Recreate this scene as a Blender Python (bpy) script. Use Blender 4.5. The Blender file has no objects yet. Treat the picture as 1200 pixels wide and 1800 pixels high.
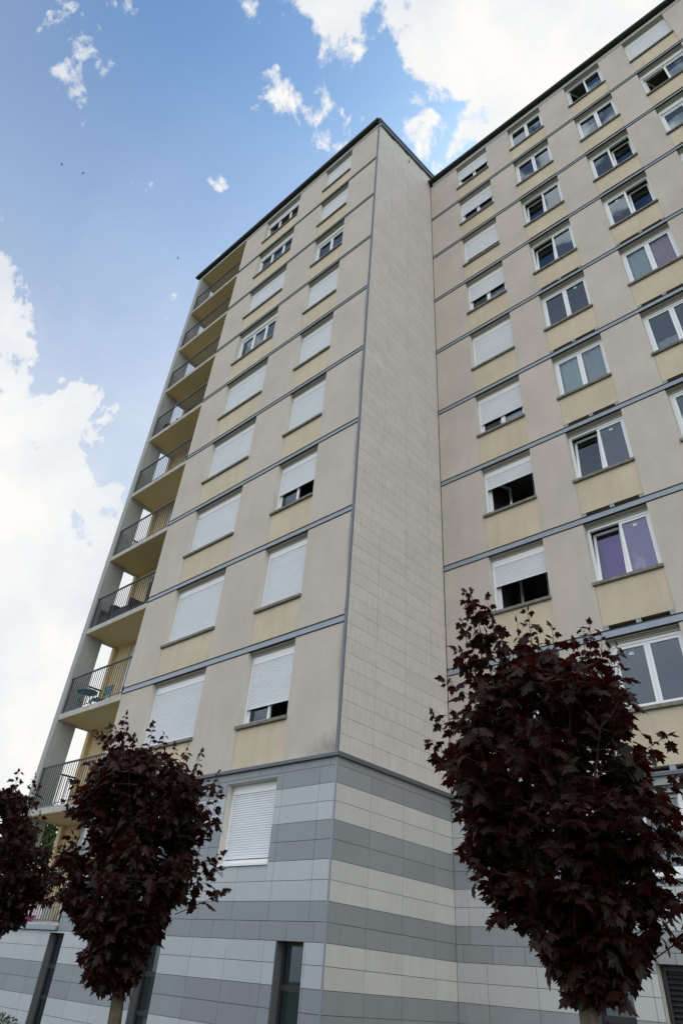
import bpy, math, random
from mathutils import Vector, Matrix, noise as mnoise
R = math.radians
random.seed(7)
S = bpy.context.scene
COL = S.collection

# ------------------------------------------------------------------ camera
GZ = 4.8                                     # height of the ledge above the ground
cam = bpy.data.cameras.new("camera")
cam_o = bpy.data.objects.new("camera", cam); COL.objects.link(cam_o)
cx = Vector((0.734822, 0.674173, 0.074352)); cdn = Vector((-0.375685, 0.495831, -0.782951)); cf = Vector((-0.56471, 0.547397, 0.617624))
cu = -cdn; cb = -cf
CAM = Vector((8.3219, -8.83962, -3.21374 + GZ))
m = Matrix(((cx.x, cu.x, cb.x, CAM.x), (cx.y, cu.y, cb.y, CAM.y), (cx.z, cu.z, cb.z, CAM.z), (0, 0, 0, 1)))
cam_o.matrix_world = m
cam.sensor_fit = 'VERTICAL'; cam.sensor_height = 36.0; cam.sensor_width = 24.0
cam.lens = 1149.04 / 1800 * 36
cam.shift_x = 15.02 / 1800; cam.shift_y = -74.12 / 1800
cam.clip_start = 0.05; cam.clip_end = 3000
S.camera = cam_o
S.view_settings.view_transform = 'Standard'; S.view_settings.look = 'None'
S.view_settings.exposure = 0.70; S.view_settings.gamma = 1.0
S.render.resolution_x = 682; S.render.resolution_y = 1024
try:
    S.cycles.use_denoising = True
    S.cycles.max_bounces = 8
    S.cycles.transparent_max_bounces = 24
except Exception:
    pass

# ------------------------------------------------------------------ sky + sun
SUN_EL, SUN_AZ = 47.0, -6.0                  # azimuth measured from +Y towards +X
W = bpy.data.worlds.new("World"); S.world = W; W.use_nodes = True
nt = W.node_tree; nt.nodes.clear()
def wn(t, **k):
    n = nt.nodes.new(t)
    for a, b in k.items(): setattr(n, a, b)
    return n
def wl(a, b): nt.links.new(a, b)
out = wn('ShaderNodeOutputWorld'); bg = wn('ShaderNodeBackground'); wl(bg.outputs[0], out.inputs[0])
sky = wn('ShaderNodeTexSky'); sky.sky_type = 'NISHITA'; sky.sun_disc = False
sky.sun_elevation = R(SUN_EL); sky.sun_rotation = R(SUN_AZ)
sky.air_density = 1.0; sky.dust_density = 1.6; sky.ozone_density = 1.4; sky.altitude = 100
tc = wn('ShaderNodeTexCoord')
def wmath(op, a, b=None, clamp=False):
    n = wn('ShaderNodeMath', operation=op); n.use_clamp = clamp
    for i, v in enumerate((a, b)):
        if v is None: continue
        if isinstance(v, (int, float)): n.inputs[i].default_value = v
        else: wl(v, n.inputs[i])
    return n.outputs[0]
def wnoise(scale, detail, rough, dist=0.0, off=(0, 0, 0)):
    mp = wn('ShaderNodeMapping'); wl(tc.outputs['Generated'], mp.inputs[0]); mp.inputs['Location'].default_value = off
    n = wn('ShaderNodeTexNoise'); wl(mp.outputs[0], n.inputs['Vector'])
    n.inputs['Scale'].default_value = scale; n.inputs['Detail'].default_value = detail
    n.inputs['Roughness'].default_value = rough; n.inputs['Distortion'].default_value = dist
    return n.outputs[0]
def blob(d, rad, amp=1.0):
    v = Vector(d).normalized()
    n = wn('ShaderNodeVectorMath', operation='DOT_PRODUCT'); wl(tc.outputs['Generated'], n.inputs[0]); n.inputs[1].default_value = v
    mr = wn('ShaderNodeMapRange'); wl(n.outputs['Value'], mr.inputs[0])
    mr.inputs[1].default_value = math.cos(R(rad)); mr.inputs[2].default_value = 1.0
    mr.inputs[3].default_value = 0.0; mr.inputs[4].default_value = amp
    return mr.outputs[0]
BLOBS = [  # direction, angular radius (deg), strength: where the banks and scraps of cloud stand in the sky
    ((0.02, 0.42, 0.90), 15, 1.6), ((-0.08, 0.27, 0.955), 9.5, 1.5), ((-0.16, 0.15, 0.975), 8.5, 1.2), ((-0.05, 0.10, 0.99), 12, 1.4),
    ((-0.72, -0.04, 0.70), 6.0, 1.1), ((-0.76, 0.0, 0.65), 7.0, 1.2), ((-0.87, 0.10, 0.48), 12, 1.7), ((-0.85, 0.22, 0.50), 9, 1.3),
    ((-0.79, 0.21, 0.575), 6.0, 1.1), ((-0.755, 0.26, 0.60), 5.0, 0.75), ((-0.88, 0.36, 0.36), 12, 1.4), ((-0.93, 0.30, 0.20), 10, 1.3),
    ((-0.93, 0.20, 0.32), 10, 1.5), ((-0.88, 0.44, 0.14), 14, 1.4),
    ((-0.370, 0.172, 0.913), 2.6, 0.34), ((-0.358, 0.200, 0.912), 2.0, 0.30), ((-0.325, 0.262, 0.909), 3.4, 0.50), ((-0.222, 0.365, 0.903), 4.6, 0.56),
    ((-0.457, -0.04, 0.888), 1.6, 0.16), ((-0.411, -0.002, 0.912), 1.7, 0.28), ((-0.331, 0.099, 0.938), 1.8, 0.36),
    ((-0.479, 0.189, 0.857), 1.2, 0.36), ((-0.679, 0.112, 0.725), 2.6, 0.28), ((-0.596, 0.238, 0.767), 2.0, 0.28),
    ((-0.765, 0.055, 0.635), 5.5, 1.0), ((-0.785, 0.11, 0.60), 5.0, 0.9),
]
acc = None
for d, r_, a_ in BLOBS:
    o_ = blob(d, r_, a_)
    acc = o_ if acc is None else wmath('MAXIMUM', acc, o_)
# unseen scattered cloud added behind the camera to light the facades
sepx = wn('ShaderNodeSeparateXYZ'); wl(tc.outputs['Generated'], sepx.inputs[0])
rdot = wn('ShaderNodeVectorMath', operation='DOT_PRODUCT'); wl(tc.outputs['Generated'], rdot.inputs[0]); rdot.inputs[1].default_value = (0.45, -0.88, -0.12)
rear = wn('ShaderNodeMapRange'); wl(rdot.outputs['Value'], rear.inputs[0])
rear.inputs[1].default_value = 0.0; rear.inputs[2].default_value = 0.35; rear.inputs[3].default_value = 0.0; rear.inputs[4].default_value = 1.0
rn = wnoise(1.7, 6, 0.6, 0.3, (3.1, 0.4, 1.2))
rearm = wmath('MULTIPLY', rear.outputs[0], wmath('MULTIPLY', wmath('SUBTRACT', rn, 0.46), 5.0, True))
fine = wnoise(7.0, 12, 0.62, 0.5)
wisp = wnoise(22.0, 8, 0.6, 0.3, (1.7, 0, 0))
frag = wmath('ADD', wmath('MULTIPLY', wmath('SUBTRACT', fine, 0.5), 2.0), wmath('MULTIPLY', wmath('SUBTRACT', wisp, 0.5), 1.3))
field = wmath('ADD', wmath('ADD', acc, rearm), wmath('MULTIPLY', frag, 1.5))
ed = wn('ShaderNodeMapRange'); ed.interpolation_type = 'SMOOTHSTEP'; wl(field, ed.inputs[0])
ed.inputs[1].default_value = 0.32; ed.inputs[2].default_value = 0.72
veil = wn('ShaderNodeMapRange'); wl(sepx.outputs['Z'], veil.inputs[0])      # thin high haze, thicker towards the horizon
veil.inputs[1].default_value = 0.93; veil.inputs[2].default_value = 0.55; veil.inputs[3].default_value = 0.02; veil.inputs[4].default_value = 0.68
cover = wmath('MAXIMUM', ed.outputs[0], veil.outputs[0])
shade_n = wnoise(3.2, 7, 0.55, 0.2, (5, 2, 0))
cr = wn('ShaderNodeValToRGB'); wl(shade_n, cr.inputs[0])
cr.color_ramp.elements[0].position = 0.38; cr.color_ramp.elements[0].color = (0.77, 0.81, 0.87, 1)
cr.color_ramp.elements[1].position = 0.58; cr.color_ramp.elements[1].color = (1.0, 0.99, 0.97, 1)
cb_ = wn('ShaderNodeMix', data_type='RGBA', blend_type='MULTIPLY'); cb_.inputs[0].default_value = 1.0
wl(cr.outputs[0], cb_.inputs[6])
rear_fill = wn('ShaderNodeMapRange'); wl(rdot.outputs['Value'], rear_fill.inputs[0])      # unseen rear clouds boosted to brighten the facades
rear_fill.inputs[1].default_value = -0.15; rear_fill.inputs[2].default_value = 0.5; rear_fill.inputs[3].default_value = 0.61; rear_fill.inputs[4].default_value = 1.75
lowd = wn('ShaderNodeMapRange'); wl(sepx.outputs['Z'], lowd.inputs[0])     # added rear clouds dimmed low down to darken the foot of the walls
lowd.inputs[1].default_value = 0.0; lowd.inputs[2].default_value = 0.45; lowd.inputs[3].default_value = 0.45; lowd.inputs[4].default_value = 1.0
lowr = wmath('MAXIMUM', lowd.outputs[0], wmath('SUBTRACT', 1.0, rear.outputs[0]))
cbr = wmath('MULTIPLY', rear_fill.outputs[0], lowr)
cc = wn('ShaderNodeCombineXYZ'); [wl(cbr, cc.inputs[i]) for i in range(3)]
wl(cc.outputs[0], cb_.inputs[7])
skm = wn('ShaderNodeMix', data_type='RGBA', blend_type='MULTIPLY'); skm.inputs[0].default_value = 1.0
wl(sky.outputs[0], skm.inputs[6]); skm.inputs[7].default_value = (0.070, 0.102, 0.119, 1)     # sky strength about 0.1
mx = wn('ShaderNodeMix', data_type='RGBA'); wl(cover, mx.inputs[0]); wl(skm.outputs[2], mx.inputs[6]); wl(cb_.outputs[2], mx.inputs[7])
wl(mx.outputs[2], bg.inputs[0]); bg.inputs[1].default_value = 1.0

sun = bpy.data.lights.new("sun", 'SUN'); sun.energy = 2.6; sun.angle = R(0.6); sun.color = (1.0, 0.95, 0.88)
sun_o = bpy.data.objects.new("sun", sun); COL.objects.link(sun_o)
sd = Vector((math.sin(R(SUN_AZ)) * math.cos(R(SUN_EL)), math.cos(R(SUN_AZ)) * math.cos(R(SUN_EL)), math.sin(R(SUN_EL))))
sun_o.rotation_euler = sd.to_track_quat('Z', 'Y').to_euler(); sun_o.location = sd * 80

# ------------------------------------------------------------------ materials
def mat(name, col, rough=0.8, spec=0.5, metal=0.0, var=0.0, vscale=1.0, streak=0.0, bump=0.0, bscale=60, island=0.0, trans=None, dirt=None, sscale=(11, 11, 0.9)):
    M = bpy.data.materials.new(name); M.use_nodes = True
    t = M.node_tree; b = t.nodes['Principled BSDF']
    b.inputs['Roughness'].default_value = rough; b.inputs['Metallic'].default_value = metal
    b.inputs['Specular IOR Level'].default_value = spec
    c = t.nodes.new('ShaderNodeRGB'); c.outputs[0].default_value = (*col, 1); cur = c.outputs[0]
    co = t.nodes.new('ShaderNodeTexCoord')
    def nz(scale, vec=None, detail=5, rg=0.6):
        n = t.nodes.new('ShaderNodeTexNoise'); n.inputs['Scale'].default_value = scale; n.inputs['Detail'].default_value = detail
        n.inputs['Roughness'].default_value = rg
        t.links.new(vec or co.outputs['Object'], n.inputs['Vector']); return n.outputs[0]
    def mul(fac_out, lo, hi, a=0.3, z=0.7):
        nonlocal cur
        mr = t.nodes.new('ShaderNodeMapRange'); t.links.new(fac_out, mr.inputs[0])
        mr.inputs[1].default_value = a; mr.inputs[2].default_value = z; mr.inputs[3].default_value = lo; mr.inputs[4].default_value = hi
        x = t.nodes.new('ShaderNodeMix'); x.data_type = 'RGBA'; x.blend_type = 'MULTIPLY'; x.inputs[0].default_value = 1
        cx_ = t.nodes.new('ShaderNodeCombineXYZ')
        for i in range(3): t.links.new(mr.outputs[0], cx_.inputs[i])
        t.links.new(cur, x.inputs[6]); t.links.new(cx_.outputs[0], x.inputs[7]); cur = x.outputs[2]
    if var: mul(nz(vscale), 1 - var, 1 + var)
    if streak:
        mp = t.nodes.new('ShaderNodeMapping'); t.links.new(co.outputs['Object'], mp.inputs[0]); mp.inputs['Scale'].default_value = sscale
        mul(nz(1.3, mp.outputs[0], 8, 0.65), 1 - streak, 1 + streak * 0.35, 0.35, 0.6)
    if island:
        g = t.nodes.new('ShaderNodeNewGeometry'); mul(g.outputs['Random Per Island'], 1 - island, 1 + island, 0, 1)
    if dirt:
        for (pos, sc, amt, thr) in dirt:
            mp = t.nodes.new('ShaderNodeMapping'); t.links.new(co.outputs['Object'], mp.inputs[0])
            mp.inputs['Location'].default_value = [-a * b for a, b in zip(pos, sc)]; mp.inputs['Scale'].default_value = sc
            ln = t.nodes.new('ShaderNodeVectorMath'); ln.operation = 'LENGTH'; t.links.new(mp.outputs[0], ln.inputs[0])
            ad = t.nodes.new('ShaderNodeMath'); ad.operation = 'ADD'; t.links.new(ln.outputs['Value'], ad.inputs[0])
            m2 = t.nodes.new('ShaderNodeMath'); m2.operation = 'MULTIPLY'; m2.inputs[1].default_value = 1.1
            t.links.new(nz(5.0, None, 8, 0.65), m2.inputs[0]); t.links.new(m2.outputs[0], ad.inputs[1])
            mul(ad.outputs[0], 1 - amt, 1.0, thr, 1.5)
    t.links.new(cur, b.inputs['Base Color'])
    if bump:
        bp = t.nodes.new('ShaderNodeBump'); bp.inputs['Strength'].default_value = bump; bp.inputs['Distance'].default_value = 0.01
        t.links.new(nz(bscale, None, 4), bp.inputs['Height']); t.links.new(bp.outputs[0], b.inputs['Normal'])
    if trans:
        tr = t.nodes.new('ShaderNodeBsdfTranslucent'); tr.inputs[0].default_value = (*trans[0], 1)
        ms = t.nodes.new('ShaderNodeMixShader'); ms.inputs[0].default_value = trans[1]
        t.links.new(b.outputs[0], ms.inputs[1]); t.links.new(tr.outputs[0], ms.inputs[2])
        t.links.new(ms.outputs[0], t.nodes['Material Output'].inputs[0])
    return M
def glass(name, tint, refl=1.0):
    M = bpy.data.materials.new(name); M.use_nodes = True; t = M.node_tree
    t.nodes.remove(t.nodes['Principled BSDF'])
    tr = t.nodes.new('ShaderNodeBsdfTransparent'); tr.inputs[0].default_value = (*tint, 1)
    gl = t.nodes.new('ShaderNodeBsdfGlossy'); gl.inputs['Roughness'].default_value = 0.015; gl.inputs[0].default_value = (refl * .80, refl * .95, refl * 1.07, 1)
    fr = t.nodes.new('ShaderNodeFresnel'); fr.inputs[0].default_value = 1.85
    nzt = t.nodes.new('ShaderNodeTexNoise'); nzt.inputs['Scale'].default_value = 0.9; nzt.inputs['Detail'].default_value = 1
    bp = t.nodes.new('ShaderNodeBump'); bp.inputs['Strength'].default_value = 0.08; bp.inputs['Distance'].default_value = 0.05
    co = t.nodes.new('ShaderNodeTexCoord'); t.links.new(co.outputs['Object'], nzt.inputs['Vector'])
    t.links.new(nzt.outputs[0], bp.inputs['Height']); t.links.new(bp.outputs[0], gl.inputs['Normal'])
    ms = t.nodes.new('ShaderNodeMixShader')
    t.links.new(fr.outputs[0], ms.inputs[0]); t.links.new(tr.outputs[0], ms.inputs[1]); t.links.new(gl.outputs[0], ms.inputs[2])
    t.links.new(ms.outputs[0], t.nodes['Material Output'].inputs[0])
    return M
DIRT_A = [((0.0, 0, 4.9), (1.0, 1, 2.6), 0.45, 0.55)] + [((-0.06, 0, z + 4.8), (9, 1, 0.7), 0.30, 0.7) for z in (1.9, 4.4, 7.0, 9.6, 12.6)]
MT = {
 'render': mat('beige_render', (0.512, 0.455, 0.400), 0.9, 0.3, var=0.075, vscale=0.7, streak=0.04, sscale=(2.6, 2.6, 0.5), bump=0.35, bscale=90, dirt=DIRT_A),
 'yellow': mat('yellow_render', (0.545, 0.462, 0.345), 0.9, 0.3, var=0.08, vscale=0.9, streak=0.06, sscale=(3.5, 3.5, 0.6), island=0.03, bump=0.35, bscale=90),
 'loggia': mat('loggia_yellow_paint', (0.68, 0.525, 0.31), 0.85, 0.3, var=0.04, vscale=0.8, bump=0.2),
 'reveal': mat('cream_reveal', (0.60, 0.57, 0.50), 0.8, 0.3, var=0.03),
 'metal': mat('blue_grey_metal', (0.25, 0.285, 0.33), 0.42, 0.5, var=0.06, vscale=1.2, streak=0.08),
 'metal_dark': mat('dark_grey_metal', (0.10, 0.11, 0.125), 0.5, 0.5, var=0.08),
 'black': mat('black_gutter_and_gap_shade', (0.018, 0.017, 0.017), 0.5, 0.4, var=0.1),
 'fascia': mat('pale_fascia_paint', (0.50, 0.49, 0.48), 0.7, 0.3, var=0.05, streak=0.06),
 'joint': mat('dark_joint_and_shade', (0.07, 0.065, 0.06), 0.95, 0.1),
 'tile_cream': mat('cream_tile', (0.61, 0.565, 0.51), 0.55, 0.35, var=0.05, vscale=1.1, streak=0.13, sscale=(20, 20, 1.6), island=0.03, bump=0.1, bscale=40),
 'tile_light_right': mat('light_tile_right_lit', (0.46, 0.465, 0.45), 0.42, 0.5, var=0.03, vscale=1.5, streak=0.035, island=0.04, bump=0.1, bscale=40),  # same light tile, toned for the light on the right wing
 'tile_light': mat('light_tile_sky_tint', (0.405, 0.43, 0.46), 0.42, 0.5, var=0.03, vscale=1.5, streak=0.035, island=0.04, bump=0.1, bscale=40),  # same light tile, blue sky reflection put into its colour
 'tile_light_end': mat('light_tile_end_wall_lit', (0.575, 0.552, 0.52), 0.5, 0.4, var=0.04, vscale=1.5, streak=0.06, sscale=(16, 16, 1.4), island=0.04, bump=0.1, bscale=40),  # same light tile, toned for the warmer light on the end wall
 'strip': mat('slate_blue_corner_metal', (0.125, 0.145, 0.175), 0.45, 0.5, var=0.08, streak=0.1),
 'tile_grey_lit': mat('grey_tile_lit', (0.275, 0.288, 0.292), 0.42, 0.5, var=0.04, vscale=1.5, streak=0.04, island=0.05, bump=0.1, bscale=40),  # same grey tile, toned for the light on end wall and right wing
 'reflection_tone': mat('bluish_reflection_tone', (0.13, 0.165, 0.18), 0.8, 0.2, var=0.05),
 'reveal_grey': mat('dark_grey_reveal', (0.12, 0.125, 0.13), 0.7, 0.3, var=0.05),
 'tile_grey': mat('grey_tile_sky_tint', (0.225, 0.245, 0.27), 0.42, 0.5, var=0.04, vscale=1.5, streak=0.04, island=0.05, bump=0.1, bscale=40),  # same grey tile, bluish from sky reflection painted in
 'pvc': mat('white_window_plastic', (0.76, 0.77, 0.78), 0.35, 0.5, var=0.02),
 'shutter': mat('white_shutter_slats', (0.68, 0.70, 0.74), 0.45, 0.5, var=0.03, vscale=1.5, island=0.02),
 'sill': mat('weathered_concrete_sill', (0.21, 0.195, 0.17), 0.9, 0.2, var=0.22, vscale=7, streak=0.25, bump=0.5, bscale=50),
 'concrete': mat('grey_concrete', (0.36, 0.365, 0.355), 0.9, 0.2, var=0.08, vscale=1.2, streak=0.10, bump=0.3, bscale=50),
 'slab': mat('slab_edge_concrete', (0.44, 0.43, 0.40), 0.9, 0.2, var=0.10, vscale=3, streak=0.22, bump=0.3, bscale=50),
 'lintel': mat('taupe_lintel_trim', (0.40, 0.37, 0.325), 0.7, 0.3, var=0.05),
 'rail': mat('charcoal_railing_paint', (0.035, 0.036, 0.042), 0.45, 0.5),
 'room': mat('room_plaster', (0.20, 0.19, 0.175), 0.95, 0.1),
 'roof': mat('dark_roofing', (0.06, 0.065, 0.065), 0.8, 0.3, var=0.1),
 'c_white': mat('white_net_curtain', (0.78, 0.80, 0.80), 0.9, 0.1, trans=((0.8, 0.82, 0.82), 0.3)),
 'c_pale': mat('pale_green_curtain', (0.60, 0.70, 0.68), 0.9, 0.1),
 'c_purple': mat('purple_curtain', (0.27, 0.055, 0.47), 0.9, 0.1),
 'c_pink': mat('mauve_curtain', (0.62, 0.40, 0.50), 0.9, 0.1),
 'c_lace': mat('lace_curtain', (0.55, 0.62, 0.72), 0.9, 0.1),
 'dark_frame': mat('dark_brown_frame', (0.030, 0.026, 0.028), 0.5, 0.4),
 'louvre': mat('black_louvre', (0.022, 0.022, 0.026), 0.55, 0.4),
 'sticker': mat('pale_window_sticker', (0.62, 0.62, 0.55), 0.8, 0.1),
 'glass': glass('window_glass', (0.80, 0.84, 0.86), 0.92),
 'glass_dark': glass('dark_window_glass', (0.62, 0.68, 0.70), 0.9),
 'asphalt': mat('asphalt', (0.05, 0.05, 0.052), 0.9, 0.2, var=0.15, vscale=3, bump=0.5, bscale=80),
 'paving': mat('concrete_paving', (0.19, 0.185, 0.175), 0.9, 0.2, var=0.08, vscale=2, bump=0.3),
 'lawn': mat('lawn_soil', (0.055, 0.075, 0.03), 0.95, 0.1, var=0.25, vscale=2),
 'grass': mat('grass_blades', (0.06, 0.10, 0.025), 0.8, 0.2, var=0.3, vscale=4),
 'bark': mat('grey_brown_bark', (0.11, 0.095, 0.065), 0.9, 0.2, var=0.28, vscale=14, streak=0.35, bump=0.8, bscale=45),
 'twig': mat('dark_twig', (0.055, 0.032, 0.030), 0.8, 0.2),
 'leaf_red': mat('dark_red_leaf', (0.018, 0.0056, 0.0040), 0.43, 0.18, island=0.65, trans=((0.16, 0.020, 0.010), 0.17)),
 'leaf_bronze': mat('bronze_leaf', (0.014, 0.0085, 0.004), 0.45, 0.17, island=0.5, trans=((0.07, 0.03, 0.008), 0.13)),
 'leaf_green': mat('green_leaf', (0.055, 0.095, 0.028), 0.6, 0.4, island=0.35, trans=((0.10, 0.16, 0.03), 0.3)),
 'leaf_bush': mat('bush_leaf', (0.05, 0.09, 0.03), 0.6, 0.4, island=0.35, trans=((0.10, 0.16, 0.03), 0.25)),
 'blue': mat('turquoise_paint', (0.015, 0.20, 0.27), 0.45, 0.5),
 'wicker': mat('black_wicker', (0.022, 0.022, 0.026), 0.6, 0.4, bump=0.8, bscale=120),
 'pink': mat('magenta_plastic', (0.55, 0.04, 0.22), 0.4, 0.5),
 'white_pl': mat('white_plastic', (0.75, 0.75, 0.75), 0.5, 0.4),
 'bird': mat('black_feathers', (0.012, 0.012, 0.013), 0.8, 0.3),
}

# ------------------------------------------------------------------ mesh helpers
class MB:
    def __init__(s, zo=GZ): s.v = []; s.f = []; s.m = []; s.mats = []; s.zo = zo; s.smooth = False
    def mi(s, name):
        if name not in s.mats: s.mats.append(name)
        return s.mats.index(name)
    def add(s, vs, fs, name, M=None):
        b = len(s.v); i = s.mi(name)
        for v in vs:
            v = Vector(v)
            if M is not None: v = M @ v
            s.v.append((v.x, v.y, v.z + s.zo))
        for f in fs: s.f.append([b + q for q in f]); s.m.append(i)
    def box(s, x0, x1, y0, y1, z0, z1, name, M=None, front=None):
        vs = [(x0, y0, z0), (x1, y0, z0), (x1, y1, z0), (x0, y1, z0), (x0, y0, z1), (x1, y0, z1), (x1, y1, z1), (x0, y1, z1)]
        fs = [(0, 3, 2, 1), (4, 5, 6, 7), (1, 2, 6, 5), (2, 3, 7, 6), (3, 0, 4, 7)]
        s.add(vs, fs, name, M); s.f.append([len(s.v) - 8 + q for q in (0, 1, 5, 4)]); s.m.append(s.mi(front or name))
    def tube(s, p0, p1, r0, r1, name, n=6, cap=True):
        p0 = Vector(p0); p1 = Vector(p1); d = (p1 - p0)
        if d.length < 1e-6: return
        d.normalize(); a = d.orthogonal().normalized(); b = d.cross(a)
        vs = []
        for p, r in ((p0, r0), (p1, r1)):
            for k in range(n):
                t = 2 * math.pi * k / n; vs.append(p + (a * math.cos(t) + b * math.sin(t)) * r)
        fs = [(k, (k + 1) % n, n + (k + 1) % n, n + k) for k in range(n)]
        if cap: fs += [tuple(reversed(range(n))), tuple(range(n, 2 * n))]
        s.add(vs, fs, name)
    def path(s, pts, rs, name, n=7):
        vs = []; a = None
        for i, p in enumerate(pts):
            p = Vector(p); d = (Vector(pts[min(i + 1, len(pts) - 1)]) - Vector(pts[max(i - 1, 0)])).normalized()
            if a is None: a = d.orthogonal().normalized()
            a = (a - d * a.dot(d)).normalized(); b = d.cross(a)
            for k in range(n):
                t = 2 * math.pi * k / n; vs.append(p + (a * math.cos(t) + b * math.sin(t)) * rs[i])
        fs = []
        for i in range(len(pts) - 1):
            for k in range(n): fs.append((i * n + k, i * n + (k + 1) % n, (i + 1) * n + (k + 1) % n, (i + 1) * n + k))
        fs.append(tuple(reversed(range(n)))); fs.append(tuple(range((len(pts) - 1) * n, len(pts) * n)))
        s.add(vs, fs, name)
    def build(s, name, parent=None, smooth=False, bevel=0.0):
        me = bpy.data.meshes.new(name); me.from_pydata(s.v, [], s.f)
        for q in s.mats: me.materials.append(MT[q])
        me.polygons.foreach_set('material_index', s.m)
        if smooth: me.polygons.foreach_set('use_smooth', [True] * len(s.f))
        me.update()
        o = bpy.data.objects.new(name, me); COL.objects.link(o)
        if parent is not None:
            o.parent = parent
            off = ROOTLOC.get(root_of(parent).name, (0, 0, 0))
            me.transform(Matrix.Translation(-Vector(off)))
        if bevel:
            b = o.modifiers.new('bevel', 'BEVEL'); b.width = bevel; b.segments = 2; b.limit_method = 'ANGLE'
        return o
ROOTLOC = {}
def root_of(o):
    while o.parent: o = o.parent
    return o
def tag(o, label=None, cat=None, group=None, kind=None):
    if label: o['label'] = label
    if cat: o['category'] = cat
    if group: o['group'] = group
    if kind: o['kind'] = kind
    return o
def thing(name, label, cat, loc=(0, 0, 0), group=None):
    o = bpy.data.objects.new(name, None); COL.objects.link(o); o.location = loc; o.empty_display_size = 0.2
    ROOTLOC[o.name] = tuple(loc); tag(o, label, cat, group); return o
def sub_rects(r, holes):
    rs = [r]
    for h in holes:
        nx = []
        for (a, b, c, d) in rs:
            if h[0] >= b - 1e-6 or h[1] <= a + 1e-6 or h[2] >= d - 1e-6 or h[3] <= c + 1e-6: nx.append((a, b, c, d)); continue
            if h[0] > a: nx.append((a, h[0], c, d))
            if h[1] < b: nx.append((h[1], b, c, d))
            a2, b2 = max(a, h[0]), min(b, h[1])
            if h[2] > c: nx.append((a2, b2, c, h[2]))
            if h[3] < d: nx.append((a2, b2, h[3], d))
        rs = nx
    return rs

# ------------------------------------------------------------------ measured layout
D = 3.469                                     # the right wing stands this much further back
Z = [0, 2.598, 5.313, 8.029, 10.772, 13.547, 16.288, 18.954, 21.60, 24.15]
SA = [.82, .88, .94, .95, .97, .96, .91, .90, .85]
SB = [1.05, 1.09, 1.07, 1.06, 1.04, .96, .89, .88, .88]
CA = [(-6.66, -4.46), (-2.94, -1.44)]
CB = [(1.31, 2.75), (3.73, 5.13), (6.15, 7.50), (8.40, 9.83), (10.75, 12.15)]
XL = -11.45; XI = -8.10; XO = -11.72; BX1 = 13.4
YB = 1.25                                     # back wall of the loggias
bld = thing('apartment_building', 'ten storey beige apartment block with stacked corner balconies and a tiled end wall', 'building')

# walls: pillars of beige render between the window columns
def wing_wall(name, x0, x1, cols, y0, sills, gapcols=()):
    w = MB()
    xs = [x0]
    for a, b in cols: xs += [a, b]
    xs.append(x1)
    for k in range(9):
        zb = Z[k] + (0.03 if k == 0 else 0.10); zt = Z[k + 1] - 0.085 if k < 8 else Z[9]
        for i in range(0, len(xs), 2):
            w.box(xs[i], xs[i + 1], y0, y0 + 0.30, zb, zt, 'reveal', front='render')
    # concrete floor edge behind the metal bands
    for k in range(1, 9): w.box(x0, x1, y0 + 0.035, y0 + 0.30, Z[k] - 0.085, Z[k] + 0.10, 'joint')
    w.build(name, bld)
    for k in range(9):
        for i, (a, b) in enumerate(cols):
            g = 0.10
            if i in gapcols and 1 <= k <= 7: g = 0.19 if k < 6 else 0.15
            if k == 0: g = 0.03 if i not in gapcols else 0.12
            q = MB(); q.box(a + 0.004, b - 0.004, y0 + 0.012, y0 + 0.28, Z[k] + g, Z[k] + sills[k] - 0.002, 'yellow'); 
            if g > 0.11:
                for t in (0.04, 0.5, 0.96):
                    xx = a + (b - a) * t; q.box(xx - 0.05, xx + 0.05, y0 + 0.02, y0 + 0.10, Z[k] + g - 0.085, Z[k] + g, 'metal')
                q.box(a + 0.01, b - 0.01, y0 + 0.13, y0 + 0.25, Z[k] + 0.10, Z[k] + g, 'black')  # black sheet painted in for the shade inside the open gap
            q.build('spandrel_panel', bld)
wing_wall('rendered_wall', XI, -0.055, CA, 0.0, SA)
wing_wall('rendered_wall', 0.02, BX1, CB, D, SB, gapcols=(1, 2, 3, 4))

# metal bands at each floor: a leaning flashing tucked under the panels above, its drip edge and underside coloured dark as shade
def extrude(q, prof, x0, x1, names):
    n = len(prof); vs = [(x0, y, z) for y, z in prof] + [(x1, y, z) for y, z in prof]
    for i in range(n):
        j = (i + 1) % n; q.add([vs[i], vs[j], vs[n + j], vs[n + i]], [(0, 1, 2, 3)], names[i])
    q.add(vs[:n], [tuple(range(n))], names[0]); q.add(vs[n:], [tuple(reversed(range(n)))], names[0])
def band(x0, x1, y0, z):
    q = MB(); xs = x0
    while xs < x1 - 0.01:
        xe = min(xs + 3.0, x1)
        pr = [(y0 + .034, z + .088), (y0 + .018, z + .088), (y0 - .012, z - .048), (y0 - .026, z - .052), (y0 - .026, z - .070), (y0 + .034, z - .080)]
        extrude(q, pr, xs + .002, xe - .002, ['metal', 'metal', 'metal', 'metal', 'joint', 'joint']); xs = xe
    q.box(x0, x1, y0 - .002, y0 + .034, z + .0885, z + .0995, 'joint')  # dark strip standing for the shadow line above the band
    q.build('floor_band', bld)
for k in range(1, 9):
    band(XI + 0.005, -0.06, 0.0, Z[k]); band(0.02, BX1, D, Z[k])

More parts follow.
